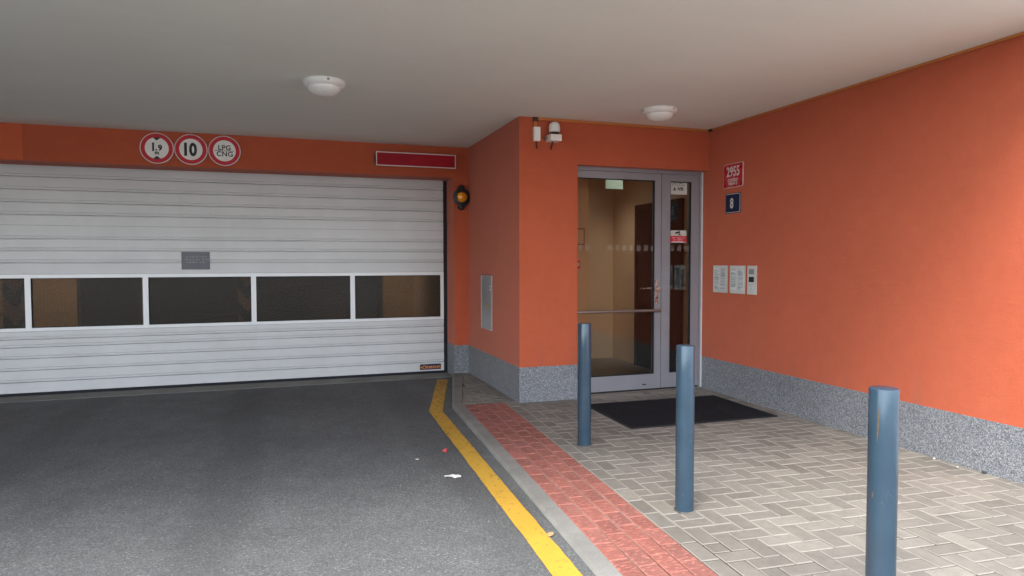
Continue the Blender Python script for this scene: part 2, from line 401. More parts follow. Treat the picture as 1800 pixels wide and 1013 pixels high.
def wall_text(name, s, size, m, parent, u, v, off=.003, **kw):
    """lettering in the wall frame of a thing: local x to the right, local z up, local -y towards the viewer"""
    bm = text_bm(s, size, **kw)
    for p in bm.verts: p.co = Vector((p.co.x + u, -off - p.co.z, p.co.y + v))
    return fin(name, bm, m, parent)
def merge_text(bm, s, size, u, v, off=.003, mi=0, **kw):
    b2 = text_bm(s, size, **kw); me = bpy.data.meshes.new('tmp')
    for p in b2.verts: p.co = Vector((p.co.x + u, -off - p.co.z, p.co.y + v))
    b2.to_mesh(me); b2.free(); n0 = len(bm.faces); bm.from_mesh(me); bpy.data.meshes.remove(me)
    bm.faces.ensure_lookup_table()
    for f in bm.faces[n0:]: f.material_index = mi
def scribble(bm, u0, u1, v, h, off=.003, mi=0, seed=1):
    """a line of small unreadable print"""
    r = random.Random(seed); u = u0
    while u < u1:
        w = r.uniform(.35, .8) * h
        if r.random() < .13: u += h * .6
        k = r.choice((0, 1, 2))
        t = h * .17
        if k != 1: box(bm, u, u + t, -off - .001, -off, v, v + h, mi)
        if k != 2: box(bm, u + w - t, u + w, -off - .001, -off, v, v + h, mi)
        box(bm, u + t, u + w - t, -off - .001, -off, v + h * r.choice((0, .42, .83)), v + h * r.choice((0, .42)) + t + h * .0, mi) if False else \
            box(bm, u + t, u + w - t, -off - .001, -off, v + h * .41, v + h * .41 + t, mi)
        u += w + h * .2
def rrect(w, h, r, n=5):
    out = []
    for cx, cy, a0 in ((w - r, h - r, 0), (-w + r, h - r, 90), (-w + r, -h + r, 180), (w - r, -h + r, 270)):
        for k in range(n + 1):
            a = R(a0 + 90 * k / n); out.append((cx + r * math.cos(a), cy + r * math.sin(a)))
    return out
def plate_bm(bm, w, h, r, y0, y1, mi=0, u=0, v=0):
    """rounded plate in the wall frame; y0 (front, negative) to y1 (back)"""
    pts = rrect(w / 2, h / 2, r)
    fr = [bm.verts.new((x + u, y0, z + v)) for x, z in pts]; bk = [bm.verts.new((x + u, y1, z + v)) for x, z in pts]
    bm.faces.new(fr).material_index = mi; bm.faces.new(bk[::-1]).material_index = mi
    for i in range(len(pts)):
        j = (i + 1) % len(pts); bm.faces.new((fr[i], bk[i], bk[j], fr[j])).material_index = mi

# ------------------------------------------------------------------ ground, road, markings, kerb, pavement
bm = bmesh.new(); prism(bm, [(-400, -400), (400, -400), (400, 400), (-400, 400)], -.6, -.16)
tag(fin('ground', bm, M['ground']), kind='structure')

KD = .0632   # lean of the kerb line: dx per dy
def kin(y): return 1.508 + KD * (y - 2.806)            # inner line of the kerb / edge of the red strip
KB = 6.86    # where the kerb bends
def road_sheet(name, poly_rows, m, lift=0.0):
    bm = bmesh.new(); rows = [[bm.verts.new((x, y, road_z(y) + lift)) for x in xs] for y, xs in poly_rows]
    for a, b in zip(rows, rows[1:]):
        for i in range(len(a) - 1): bm.faces.new((a[i], a[i + 1], b[i + 1], b[i]))
    bmesh.ops.recalc_face_normals(bm, faces=bm.faces[:])
    for f in bm.faces:
        if f.normal.z < 0: f.normal_flip()
    return fin(name, bm, m)
rows = [(-14, [-14, 0, 1.2]), (3.0, [-14, 0, kin(3.0)]), (KB, [-14, 0, kin(KB)]), (8.66, [-14, 0, 2.14]), (9.2, [-14, 0, 2.17])]
tag(road_sheet('asphalt_road', rows, M['asphalt']), kind='structure')
# yellow line, two straight runs mitred at the bend
def yellow_line():
    L = [(-14, .39, .53), (2.93, 1.206, 1.343), (4.45, 1.279, 1.411), (6.74, 1.387, 1.522), (8.61, 1.882, 2.018)]
    bm = bmesh.new(); prev = None; pts = []
    for (y0, a0, b0), (y1, a1, b1) in zip(L, L[1:]):
        k = max(2, int((y1 - y0) / .08)) if y0 > 0 else 4
        for i in range(k): f = i / k; pts.append((y0 + (y1 - y0) * f, a0 + (a1 - a0) * f, b0 + (b1 - b0) * f))
    pts.append(L[-1])
    for y, a, b in pts:
        j1, j2 = (rng.uniform(-.003, .003), rng.uniform(-.003, .003))
        cur = (bm.verts.new((a + j1, y + .02, road_z(y) + .004)), bm.verts.new((b + j2, y - .02, road_z(y) + .004)))
        if prev: bm.faces.new((prev[0], prev[1], cur[1], cur[0]))
        prev = cur
    o = fin('yellow_line', bm, M['yellow']); tag(o, kind='structure'); return o
yellow_line()

def kerb():
    # outline in plan: inner line, outer line offset by the kerb width
    W = .104
    inner = [(kin(-14), -14), (kin(KB), KB), (2.30, 8.90)]
    outer = [(kin(-14) - W, -14), (kin(KB) - W - .012, KB - .02), (2.30 - W - .05, 8.90)]
    prof = [(0.0, -.10), (0.004, -.018), (.022, .0015), (1.0, .002), (1.0, -.10)]   # fraction across, height
    bm = bmesh.new(); rings = []
    seq = []
    for (i0, o0), (i1, o1) in zip(zip(inner, outer), zip(inner[1:], outer[1:])):
        n = max(1, int(math.dist(i0, i1) / 1.0))
        for k in range(n): f = k / n; seq.append((tuple(a + (b - a) * f for a, b in zip(i0, i1)), tuple(a + (b - a) * f for a, b in zip(o0, o1))))
    seq.append((inner[-1], outer[-1]))
    stones = list(zip(seq, seq[1:]))
    for (a, b) in stones:
        # each kerb stone with a hair joint
        f = .0025
        ends = []
        for t_ in (f, 1 - f):
            ii = Vector(a[0]).lerp(Vector(b[0]), t_); oo = Vector(a[1]).lerp(Vector(b[1]), t_)
            ring = []
            for fr, z in prof:
                fr2 = fr / W if fr < 1 else 1.0
                p = oo.lerp(ii, min(1, fr2)); ring.append(bm.verts.new((p.x, p.y, z)))
            ends.append(ring)
        r0, r1 = ends
        for k in range(len(prof)): bm.faces.new((r0[k], r0[(k + 1) % 5], r1[(k + 1) % 5], r1[k]))
        bm.faces.new(r0); bm.faces.new(r1)
    o = fin('kerb', bm, M['concrete'], bevel=.004, seg=2, angle=25); tag(o, kind='structure'); return o
kerb()

# paving ------------------------------------------------------------------
def clip(poly, a, b, c):
    """keep a*x + b*y >= c"""
    out = []
    for i, p in enumerate(poly):
        q = poly[(i + 1) % len(poly)]; dp, dq = a * p[0] + b * p[1] - c, a * q[0] + b * q[1] - c
        if dp >= 0: out.append(p)
        if dp * dq < 0:
            t_ = dp / (dp - dq); out.append((p[0] + (q[0] - p[0]) * t_, p[1] + (q[1] - p[1]) * t_))
    return out
def area(p): return abs(sum(p[i][0] * p[(i + 1) % len(p)][1] - p[(i + 1) % len(p)][0] * p[i][1] for i in range(len(p)))) / 2
def inset(poly, d):
    n = len(poly); s = sum(poly[i][0] * poly[(i + 1) % n][1] - poly[(i + 1) % n][0] * poly[i][1] for i in range(n))
    if s < 0: poly = poly[::-1]
    out = []
    for i in range(n):
        p0, p1, p2 = Vector(poly[i - 1]), Vector(poly[i]), Vector(poly[(i + 1) % n])
        e1, e2 = (p1 - p0), (p2 - p1)
        if e1.length < 1e-6 or e2.length < 1e-6: return None
        e1.normalize(); e2.normalize()
        n1, n2 = Vector((-e1.y, e1.x)), Vector((-e2.y, e2.x)); k = 1 + n1.dot(n2)
        if k < .2: return None
        v = p1 + (n1 + n2) * (d / k); out.append((v.x, v.y))
    return out
def add_stone(bm, lay, poly, gap, ch, z, tilt=.0012):
    a = inset(poly, gap)
    if not a or area(a) < 8e-4: return
    b = inset(a, ch)
    if not b or area(b) < 4e-4: return
    dz = rng.uniform(-tilt, tilt); tx, ty = rng.uniform(-.006, .006), rng.uniform(-.006, .006)
    cx = sum(p[0] for p in a) / len(a); cy = sum(p[1] for p in a) / len(a)
    zz = lambda p, h: z + h + dz + (p[0] - cx) * tx + (p[1] - cy) * ty
    top = [bm.verts.new((p[0], p[1], zz(p, 0))) for p in b]
    mid = [bm.verts.new((p[0], p[1], zz(p, -ch * .8))) for p in a]
    bot = [bm.verts.new((p[0], p[1], z - .05)) for p in a]
    fs = [bm.faces.new(top)]
    for A, B in ((top, mid), (mid, bot)):
        for i in range(len(A)):
            j = (i + 1) % len(A); fs.append(bm.faces.new((A[i], B[i], B[j], A[j])))
    r_, g_ = rng.betavariate(2.0, 2.0), rng.random() ** 2
    for k, f in enumerate(fs):
        c = (r_, g_, 1.0 if 0 < k <= len(a) else 0.0, 1)
        for lp in f.loops: lp[lay] = c
PH = math.atan(KD)
ex = Vector((math.cos(PH), -math.sin(PH))); ey = Vector((math.sin(PH), math.cos(PH)))   # across / along the kerb
ORG = Vector((kin(2.806), 2.806))
def uv(u, v): p = ORG + ex * u + ey * v; return (p.x, p.y)
RW = .446; RB = RW / 4; YFAR = 6.765
VFAR = (Vector((kin(YFAR), YFAR)) - ORG).length
def red_strip():
    bm = bmesh.new(); lay = bm.loops.layers.float_color.new('stone')
    for c in range(4):
        v = VFAR - (c % 2) * .1
        if c % 2: add_stone(bm, lay, [uv(c * RB, VFAR - .1), uv((c + 1) * RB, VFAR - .1), uv((c + 1) * RB, VFAR), uv(c * RB, VFAR)], .0034, .0055, .002)
        while v > -9:
            add_stone(bm, lay, [uv(c * RB, v - .2), uv((c + 1) * RB, v - .2), uv((c + 1) * RB, v), uv(c * RB, v)], .0034, .0055, .002)
            v -= .2
    o = fin('tactile_strip', bm, M['redpaver']); tag(o, kind='structure')
red_strip()
def pavement():
    bm = bmesh.new(); lay = bm.loops.layers.float_color.new('stone')
    P = .109
    # single border course beside the red strip
    v = VFAR + .0
    while v > -9:
        add_stone(bm, lay, [uv(RW, v - 2 * P), uv(RW + P, v - 2 * P), uv(RW + P, v), uv(RW, v)], .0025, .0060, 0)
        v -= 2 * P
    U0 = RW + P
    def put(poly):
        # everything right of the border course, or beyond the end of the red strip
        p1 = clip(poly, ex.x, ex.y, ex.dot(ORG) + U0)
        p1 = clip(p1, -1, 0, -4.74) if p1 else p1
        p1 = clip(p1, 0, -1, -8.80) if p1 else p1
        if p1: 
            near = clip(p1, -ey.x, -ey.y, -(ey.dot(ORG) + VFAR)); 
            if near: add_stone(bm, lay, near, .0025, .0060, 0)
        far = clip(poly, ey.x, ey.y, ey.dot(ORG) + VFAR)
        # right of the bent kerb
        kx, ky = 2.30 - kin(KB), 8.90 - KB
        far = clip(far, ky, -kx, ky * kin(KB) - kx * KB) if far else far
        far = clip(far, ex.x, ex.y, ex.dot(ORG) + .0) if far else far
        far = clip(far, -1, 0, -4.74) if far else far
        if far: add_stone(bm, lay, far, .0025, .0060, 0)
    n_u, n_v0, n_v1 = 46, -82, 62
    for i in range(-22, n_u):
        for j in range(n_v0, n_v1):
            k = (i + j) % 4
            u, v = U0 + i * P, j * P
            if k == 0: put([uv(u, v), uv(u + 2 * P, v), uv(u + 2 * P, v + P), uv(u, v + P)])
            elif k == 2: put([uv(u, v), uv(u + P, v), uv(u + P, v + 2 * P), uv(u, v + 2 * P)])
    tag(fin('pavement', bm, M['paver']), kind='structure')
    bm = bmesh.new()
    prism(bm, [uv(0, -9), uv(3.7, -9), (4.76, 8.80), (2.42, 8.80), (kin(KB), KB)], -.09, -.0042)
    tag(fin('joint_sand', bm, M['sand']), kind='structure')
pavement()
# ------------------------------------------------------------------ the building shell
bld = thing('apartment_building', 'orange rendered apartment building with grey speckled plinth and pale ceiling over the driveway', 'building', (0, 0, 0))
def part(name, m, *bs, parent=None, bevel=0.0):
    return fin(name, boxes(*bs), m, parent or bld, bevel=bevel)
XL = -9.4
# lintel over the garage opening, with the jamb at its right end
bm = boxes((-4.20, XJ, YG, YO - .03, ZSO, ZC + .05), (XJ, XP + .05, YG, 9.6, ZPL, ZC + .05), (XL, -4.20, YG, 9.6, ZPL, ZC + .05))
fin('wall', bm, M['orange'], bld)
part('lighter_patch', M['lighter_orange'], (-4.1, -2.70, YG - .004, YG + .01, ZSO + .006, ZC - .002))
# block between garage and entrance: side face and front face
bm = boxes((XP, XDL, YD, 9.4, ZPL, ZC + .05))
fin('wall', bm, M['orange'], bld, bevel=.006)
part('wall', M['orange'], (XDL, XR + .02, YD + .0015, YD + .30, ZDT, ZC + .05))
# right wall and its return along the street front
bm = boxes((XR, XR + .35, YE, FY + .10, ZPL, ZC + .05), (XR + .35, 14, YE, YE + .35, ZPL, ZC + .05))
fin('wall', bm, M['orange'], bld)
PR = .003
part('plinth', M['plinth'], (XP - PR, XDL - .002, YD - PR, 9.4, -.1, ZPL))
part('plinth', M['plinth'], (XJ - PR, XP - PR, YG - PR, 9.6, -.1, ZPL))
part('plinth', M['plinth'], (XR - PR, XR + .35, YE - PR, FY + .05, -.1, ZPL), (XR + .35, 14, YE - PR, YE + .35, -.1, ZPL))
part('plinth', M['plinth'], (XL, -4.20, YG - PR, 9.6, -.1, ZPL))
bm = boxes((-9.4, -9.0, YE, YG, ZPL, ZC + .05)); fin('wall', bm, M['orange'], bld)  # unseen left wall, added to limit light from the open side
part('plinth', M['plinth'], (-9.4, -9.0 + PR, YE - PR, YG - PR - .001, -.1, ZPL))
# overhanging storey: ceiling slab, with an unseen opening added to light the lobby
bm = boxes((-14, 14, YE, 7.35, ZC, ZC + .35), (-14, 3.75, 7.35, 8.75, ZC, ZC + .35), (4.30, 14, 7.35, 8.75, ZC, ZC + .35), (-14, 14, 8.75, 9.62, ZC, ZC + .35))
bmesh.ops.remove_doubles(bm, verts=bm.verts[:], dist=.0001)
fin('ceiling', bm, M['ceiling'], bld)
# lobby behind the glass
LX0, LY1, LZ, LXR = 2.30, 9.3, 2.86, 4.80
part('lobby_wall', M['beige'], (3.0, LXR + .02, LY1, LY1 + .1, 0, LZ), (LXR, LXR + .22, FY + .103, LY1, 0, LZ))
part('lobby_wall', M['beige2'], (XDL + .02, 3.487, 7.40, LY1, 0, LZ))
part('lobby_ceiling', M['beige'], (3.02, 3.75, FY + .20, LY1, LZ, LZ + .1), (4.30, LXR, FY + .20, LY1, LZ, LZ + .1), (3.75, 4.30, FY + .20, 7.55, LZ, LZ + .1), (3.75, 4.30, 8.65, LY1, LZ, LZ + .1))  # gap carries on the added daylight opening in the slab
part('lobby_floor', M['lobbyfloor'], (2.9, LXR + .1, FY - .03, LY1, -.08, .012))
# garage behind the sectional door
part('garage_wall', M['garagewall'], (2.2, 2.4, 9.66, 17.4, -.3, 3.0), (1.66, 2.2, 12.0, 12.2, -.3, 3.0))
part('garage_wall', M['garagewall'], (-6.2, -3.11, 12.2, 12.4, -.3, 3.0), (-6.4, -6.2, 9.7, 14.3, -.3, 3.0))
part('garage_wall', M['garagedark'], (-3.05, 2.2, 17.2, 17.4, -.3, 3.0), (-3.31, -3.11, 12.4, 17.3, -.3, 3.0))
part('garage_floor', M['garagedark'], (-6.2, 2.2, 9.22, 17.3, -.3, -.10))
part('garage_ceiling', M['garagedark'], (-6.2, -5.2, 9.64, 17.4, 3.0, 3.2), (-1.8, .1, 9.64, 17.4, 3.0, 3.2), (1.5, 2.2, 9.64, 17.4, 3.0, 3.2), (.1, 1.5, 9.64, 10.2, 3.0, 3.2), (.1, 1.5, 11.5, 17.4, 3.0, 3.2), (-5.2, -1.8, 11.7, 17.4, 3.0, 3.2), (-3.4, -1.8, 9.64, 11.7, 3.0, 3.2), (-5.2, -3.4, 9.64, 10.1, 3.0, 3.2))  # gaps are invented roof openings that brighten the garage interior

# ------------------------------------------------------------------ sectional garage door
gd = thing('garage_door', 'wide grey sectional garage door with ribbed steel panels and a row of smoked mesh windows', 'garage door', (0, YO, -.03))
DX0, DX1 = -4.085, 2.095
def section(z0, z1, ribs):
    """ribbed steel section: profile in y,z swept along x; z relative to world"""
    pts = []; d = .012
    pts.append((0.0, z0))
    for zr in ribs:   # each joint is a pair of narrow grooves
        for c, dd, hw in ((zr - .016, .030, .0075), (zr + .014, .014, .006)):
            pts += [(0, c - hw), (dd, c - .003), (dd, c + .003), (0, c + hw)]
        # shallow lip between the grooves
    pts.append((0.0, z1))
    bm = bmesh.new(); A = [bm.verts.new((DX0, y, z + .03)) for y, z in pts]; B = [bm.verts.new((DX1, y, z + .03)) for y, z in pts]
    for i in range(len(pts) - 1): bm.faces.new((A[i], B[i], B[i + 1], A[i + 1]))
    k0 = [bm.verts.new((x, .042, z + .03)) for x in (DX0, DX1) for z in (z0, z1)]
    bm.faces.new((A[0], B[0], k0[2], k0[0])); bm.faces.new((A[-1], B[-1], k0[3], k0[1])); bm.faces.new((k0[0], k0[2], k0[3], k0[1]))
    bm.faces.new(A + [k0[1], k0[0]]); bm.faces.new(B + [k0[3], k0[2]])
    return fin('panel', bm, M['steel'], gd)
section(-.015, .697, [.126, .264, .402, .532, .625])
section(1.3645, 1.932, [1.514, 1.654, 1.790])
section(1.9345, 2.72, [2.069, 2.211, 2.357, 2.505])
# horizontal hairlines where the sections meet
fin('section_joint', boxes((DX0, DX1, .006, .03, 1.9275, 1.9400 + .026), (DX0, DX1, .006, .03, .722, .7315), (DX0, DX1, .006, .03, 1.389, 1.3995)), M['rubber'], gd)
mull = [-4.04, -2.823, -1.606, -.378, .855]
HW = .030
def zl(z): return z + .03
bm = boxes((DX0, DX1, -.006, .04, zl(.7005), zl(.7385)), (DX0, DX1, -.006, .04, zl(1.3185), zl(1.362)))
edges = [(DX0, mull[0] + HW)] + [(m_ - HW, m_ + HW) for m_ in mull[1:]] + [(2.049, DX1)]
for a, b in edges: box(bm, a, b, -.006, .04, zl(.7385), zl(1.3185))
wf = fin('window_frame', bm, M['alu'], gd, bevel=.003)
for (a0, a1), (b0, b1) in zip(edges, edges[1:]):
    bm = boxes((a1, b0, .016, .020, zl(.7385), zl(1.3185))); fin('window_pane', bm, M['smoked'], gd)
    bm = bmesh.new(); e = .007
    for q in ((a1, b0, .004, .024, zl(.7385), zl(.7385) + e), (a1, b0, .004, .024, zl(1.3185) - e, zl(1.3185)), (a1, a1 + e, .004, .024, zl(.7385) + e, zl(1.3185) - e), (b0 - e, b0, .004, .024, zl(.7385) + e, zl(1.3185) - e)): box(bm, *q)
    fin('window_seal', bm, M['rubber'], gd)
fin('bottom_seal', boxes((DX0, DX1 + .01, .0, .04, zl(-.072), zl(-.015))), M['rubber'], gd, bevel=.006)
fin('side_seal', boxes((DX1, XJ + .004, .004, .03, zl(-.08), zl(2.62))), M['rubber'], gd)
fin('threshold', boxes((-4.2, XJ - .004, 8.80 - YO, 9.30 - YO, zl(-.2), zl(-.050))), M['concrete'], gd)

def wallthing(name, label, cat, x, y, z, face='front', group=None):
    """wall frame: local x right, z up, -y to the viewer; 'front' walls face -Y, 'side' walls face -X"""
    return thing(name, label, cat, (x, y, z), (0, 0, 0 if face == 'front' else R(-90)), group)

t = wallthing('notice_plate', 'small dark grey notice plate with three lines of print on the garage door', 'notice plate', -1.044, YO - .0005, 1.520)
bm = bmesh.new(); plate_bm(bm, .322, .219, .006, -.004, 0); fin('plate', bm, M['plate'], t)
bm = bmesh.new(); scribble(bm, -.11, .105, .040, .018, .0042, seed=3); scribble(bm, -.14, .145, .006, .018, .0042, seed=4); scribble(bm, -.11, .105, -.028, .018, .0042, seed=5)
fin('lettering', bm, M['plateink'], t)
t = wallthing('maker_badge', 'narrow dark blue badge with orange lettering low on the garage door', 'badge', 1.903, YO - .0005, .043)
bm = bmesh.new(); plate_bm(bm, .296, .078, .004, -.003, 0); fin('plate', bm, M['navy'], t)
wall_text('lettering', 'HÖRMANN', .062, M['orangetext'], t, 0, 0, .0032, bold=.0012, sx=.98)

# ------------------------------------------------------------------ round prohibition signs
def round_sign(x, z, label, kind):
    t = wallthing('traffic_sign', label, 'traffic sign', x, YG - .004, z, group='round red rimmed signs above the garage door')
    RR = .178
    bm = bmesh.new()
    lathe(bm, [(RR - .004, 0), (RR, -.003), (RR, -.020), (RR - .004, -.0225), (RR - .007, -.0225), (RR - .009, -.021)], 56, 'y'); fin('rim', bm, M['signrim'], t, smooth=True)
    bm = bmesh.new(); lathe(bm, [(RR - .010, -.004), (RR - .010, -.0212)], 56, 'y'); fin('red_ring', bm, M['signred'], t, smooth=True)
    bm = bmesh.new(); lathe(bm, [(RR * .70, -.018), (RR * .70, -.0222)], 56, 'y'); fin('face', bm, M['signwhite'], t, smooth=True)
    bm = bmesh.new(); o_ = .0226
    if kind == 'height':
        merge_text(bm, '1', .130, -.038, .014, o_, bold=.005, sx=.9); merge_text(bm, ',', .085, -.006, -.022, o_, bold=.002); merge_text(bm, '9', .090, .034, .006, o_, bold=.004, sx=.95)
        merge_text(bm, 'm', .060, .0, -.056, o_, bold=.0025)
        for s in (1, -1):
            a = [bm.verts.new(p) for p in ((-.038, -o_, s * .118), (.038, -o_, s * .118), (0, -o_, s * .088))]; bm.faces.new(a)
            a2 = [bm.verts.new(p) for p in ((-.050, -o_ , s * .1185), (.050, -o_, s * .1185), (.0, -o_, s * .127))]; bm.faces.new(a2)
    elif kind == 'speed':
        merge_text(bm, '10', .200, -.004, 0, o_, bold=.0085, sx=.80, spacing=1.0)
    else:
        merge_text(bm, 'LPG', .080, 0, .037, o_, bold=.0018, spacing=1.06); merge_text(bm, 'CNG', .080, .002, -.037, o_, bold=.0018, spacing=1.06)
        box(bm, -.106, .106, -o_ - .001, -o_, -.0025, .0025)
    fin('lettering', bm, M['signblack'], t)
    bm = boxes((-.012, .012, -.016, .0, RR + .0, RR + .010)); fin('clip', bm, M['screw'], t)
round_sign(-1.381, 2.820, 'round red rimmed sign with 1,9 m height limit between two black arrowheads', 'height')
round_sign(-1.022, 2.824, 'round red rimmed sign with a big black 10', 'speed')
round_sign(-.659, 2.826, 'round red rimmed sign reading LPG over CNG', 'gas')

# ------------------------------------------------------------------ blank red light box
t = wallthing('sign_box', 'long blank dark red sign box with thin pale frame above the garage door corner', 'sign box', 1.640, YG, 2.8185)
fin('housing', boxes((-.50, .50, -.055, -.001, -.072, .072)), M['brownbox'], t, bevel=.004)
fin('bracket', boxes((-.532, -.502, -.045, -.001, -.045, .045)), M['black'], t, bevel=.004)
bm = boxes((-.52, .52, -.066, -.056, .078, .089), (-.52, .52, -.066, -.056, -.089, -.078), (-.52, -.509, -.066, -.056, -.078, .078), (.509, .52, -.066, -.056, -.078, .078))
fin('frame', bm, M['signrim'], t)
fin('panel', boxes((-.509, .509, -.062, -.0552, -.078, .078)), M['boxred'], t)

# ------------------------------------------------------------------ amber warning beacon
t = wallthing('warning_light', 'black amber-lensed warning light beside the top corner of the garage door', 'warning light', 2.238, YG, 2.357)
bm = bmesh.new(); lathe(bm, [(.02, 0), (.052, -.002), (.058, -.02), (.058, -.05), (.112, -.055), (.118, -.062), (.118, -.078), (.108, -.084), (.07, -.086)], 40, 'y')
fin('housing', bm, M['black'], t, smooth=True)
for s, zz in ((1, .118), (-1, -.122)):
    bm = bmesh.new()
    lathe(bm, [(.036, -.001), (.045, -.006), (.045, -.062), (.038, -.072), (.02, -.076)], 28, 'y', 0, 0, zz)
    box(bm, -.034, .034, -.058, -.002, min(zz, zz - s * .07), max(zz, zz - s * .07))
    fin('bracket', bm, M['black'], t, smooth=True)
bm = bmesh.new(); lathe(bm, [(.072, -.08)] + [(.069 * math.cos(a), -.086 - .045 * math.sin(a)) for a in [R(q) for q in (0, 15, 30, 45, 60, 75, 86)]], 36, 'y')
fin('lens', bm, M['amber'], t, smooth=True)

# ------------------------------------------------------------------ sensor boxes over the entrance wall
t = wallthing('siren', 'white dome topped outdoor unit on a grey box on the orange wall', 'outdoor sensor', 2.711, YD, 2.892)
bm = bmesh.new()
prof = [(.058, -.030), (.059, .025)] + [(.059 * math.cos(R(a)), .025 + .056 * math.sin(R(a))) for a in (15, 30, 45, 60, 75, 87)]
lathe(bm, prof, 32, 'z', 0, -.075, 0); fin('cover', bm, M['white'], t, smooth=True)
bm = boxes((-.022, .022, -.085, -.06, -.062, -.028)); lathe(bm, [(.05, -.046), (.05, -.036)], 24, 'z', 0, -.075, 0); fin('neck', bm, M['brownbox'], t)
fin('base', boxes((-.062, .062, -.125, -.001, -.125, -.058)), M['signwhite'], t, bevel=.008)
bm = bmesh.new(); tube(bm, [(-.01, -.05, -.125), (-.012, -.03, -.16), (-.016, -.012, -.20)], .009); fin('cable', bm, M['cable'], t, smooth=True)
fin('bracket', boxes((-.092, -.062, -.05, -.001, -.098, -.080)), M['screw'], t)
t = wallthing('junction_box', 'narrow white box hanging below the brown duct corner, left of the white dome', 'junction box', 2.528, YD, 2.840)
fin('housing', boxes((-.034, .034, -.052, -.001, -.073, .073)), M['signwhite'], t, bevel=.007)
bm = bmesh.new(); tube(bm, [(-.004, -.024, -.073), (0, -.022, -.10), (.010, -.014, -.15)], .007); fin('cable', bm, M['cable'], t, smooth=True)

t = wallthing('cable_duct', 'thin orange brown cable duct with dark corner piece under the ceiling above the entrance', 'cable duct', 2.52, YD, 3.0)
fin('duct', boxes((.03, 2.125, -.018, -.001, -.006, .0205)), M['copper'], t, bevel=.003)
fin('drop', boxes((-.018, .016, -.018, -.001, -.085, -.026)), M['copper'], t, bevel=.003)
fin('corner_piece', boxes((-.026, .03, -.024, -.001, -.026, .0205)), M['brownbox'], t, bevel=.004)
t = wallthing('cable_duct', 'thin orange brown cable duct running along the ceiling line of the long right wall', 'cable duct', XR, 6.60, 3.0, 'side')
fin('duct', boxes((.0, 4.33, -.016, -.001, .0015, .0205)), M['copper'], t, bevel=.003)
fin('corner_piece', boxes((-.05, .0, -.030, -.001, -.008, .0205)), M['brownbox'], t, bevel=.004)

# ------------------------------------------------------------------ meter cabinet
t = wallthing('meter_cabinet', 'flush grey metal cabinet with small yellow warning triangle on the block side wall', 'cabinet', XP, 7.870, 1.004, 'side')
bm = boxes((-.226, .226, -.012, -.001, .318, .331), (-.226, .226, -.012, -.001, -.331, -.318), (-.226, -.213, -.012, -.001, -.318, .318), (.213, .226, -.012, -.001, -.318, .318))
fin('frame', bm, M['cabedge'], t, bevel=.002)
fin('door', boxes((-.209, .209, -.009, -.001, -.314, .314)), M['cabinet'], t, bevel=.002)
fin('top_lip', boxes((-.23, .23, -.016, -.001, .3315, .338)), M['brownbox'], t)
bm = bmesh.new()
a = [bm.verts.new(p) for p in ((-.042, -.0098, -.055), (.042, -.0098, -.055), (0, -.0098, .025))]; bm.faces.new(a); fin('warning_label', bm, M['yellowlabel'], t)
bm = bmesh.new()
a = [bm.verts.new(p) for p in ((.004, -.0102, .010), (-.012, -.0102, -.020), (.002, -.0102, -.020), (-.004, -.0102, -.046), (.014, -.0102, -.012), (.0, -.0102, -.012))]; bm.faces.new(a); fin('bolt_mark', bm, M['signblack'], t)
bm = bmesh.new(); lathe(bm, [(.012, -.009), (.012, -.014), (.009, -.016)], 16, 'y', .17, 0, .16); lathe(bm, [(.012, -.009), (.012, -.014), (.009, -.016)], 16, 'y', .17, 0, .20)
fin('lock', bm, M['alu'], t)

# ------------------------------------------------------------------ house number plates
t = wallthing('house_number_plate', 'red enamel plate with white 2955 and two small lines', 'house number', XR, 6.220, 2.4425, 'side', 'enamel number plates right of the entrance')
bm = bmesh.new(); plate_bm(bm, .335, .262, .022, -.007, -.001); fin('rim', bm, M['enamelwhite'], t)
bm = bmesh.new(); plate_bm(bm, .323, .250, .018, -.0095, -.006); fin('plate', bm, M['red_enamel'], t)
bm = bmesh.new(); merge_text(bm, '2955', .150, 0, .044, .0098, bold=.0035, sx=.76); merge_text(bm, 'STODŮLKY', .046, 0, -.043, .0098, bold=.001, sx=.76); merge_text(bm, 'PRAHA 5', .046, 0, -.088, .0098, bold=.001, sx=.82)
fin('lettering', bm, M['enamelwhite'], t)
t = wallthing('house_number_plate', 'small navy blue enamel plate with white 8', 'house number', XR, 6.222, 2.140, 'side', 'enamel number plates right of the entrance')
bm = bmesh.new(); plate_bm(bm, .268, .222, .014, -.006, -.001); fin('back', bm, M['navy'], t)
bm = bmesh.new(); plate_bm(bm, .252, .206, .020, -.0075, -.005); fin('rim', bm, M['enamelwhite'], t)
bm = bmesh.new(); plate_bm(bm, .240, .194, .017, -.0095, -.006); fin('plate', bm, M['navy'], t)
bm = bmesh.new(); merge_text(bm, '8', .15, -.014, 0, .0098, bold=.004, sx=.78); fin('lettering', bm, M['enamelwhite'], t)

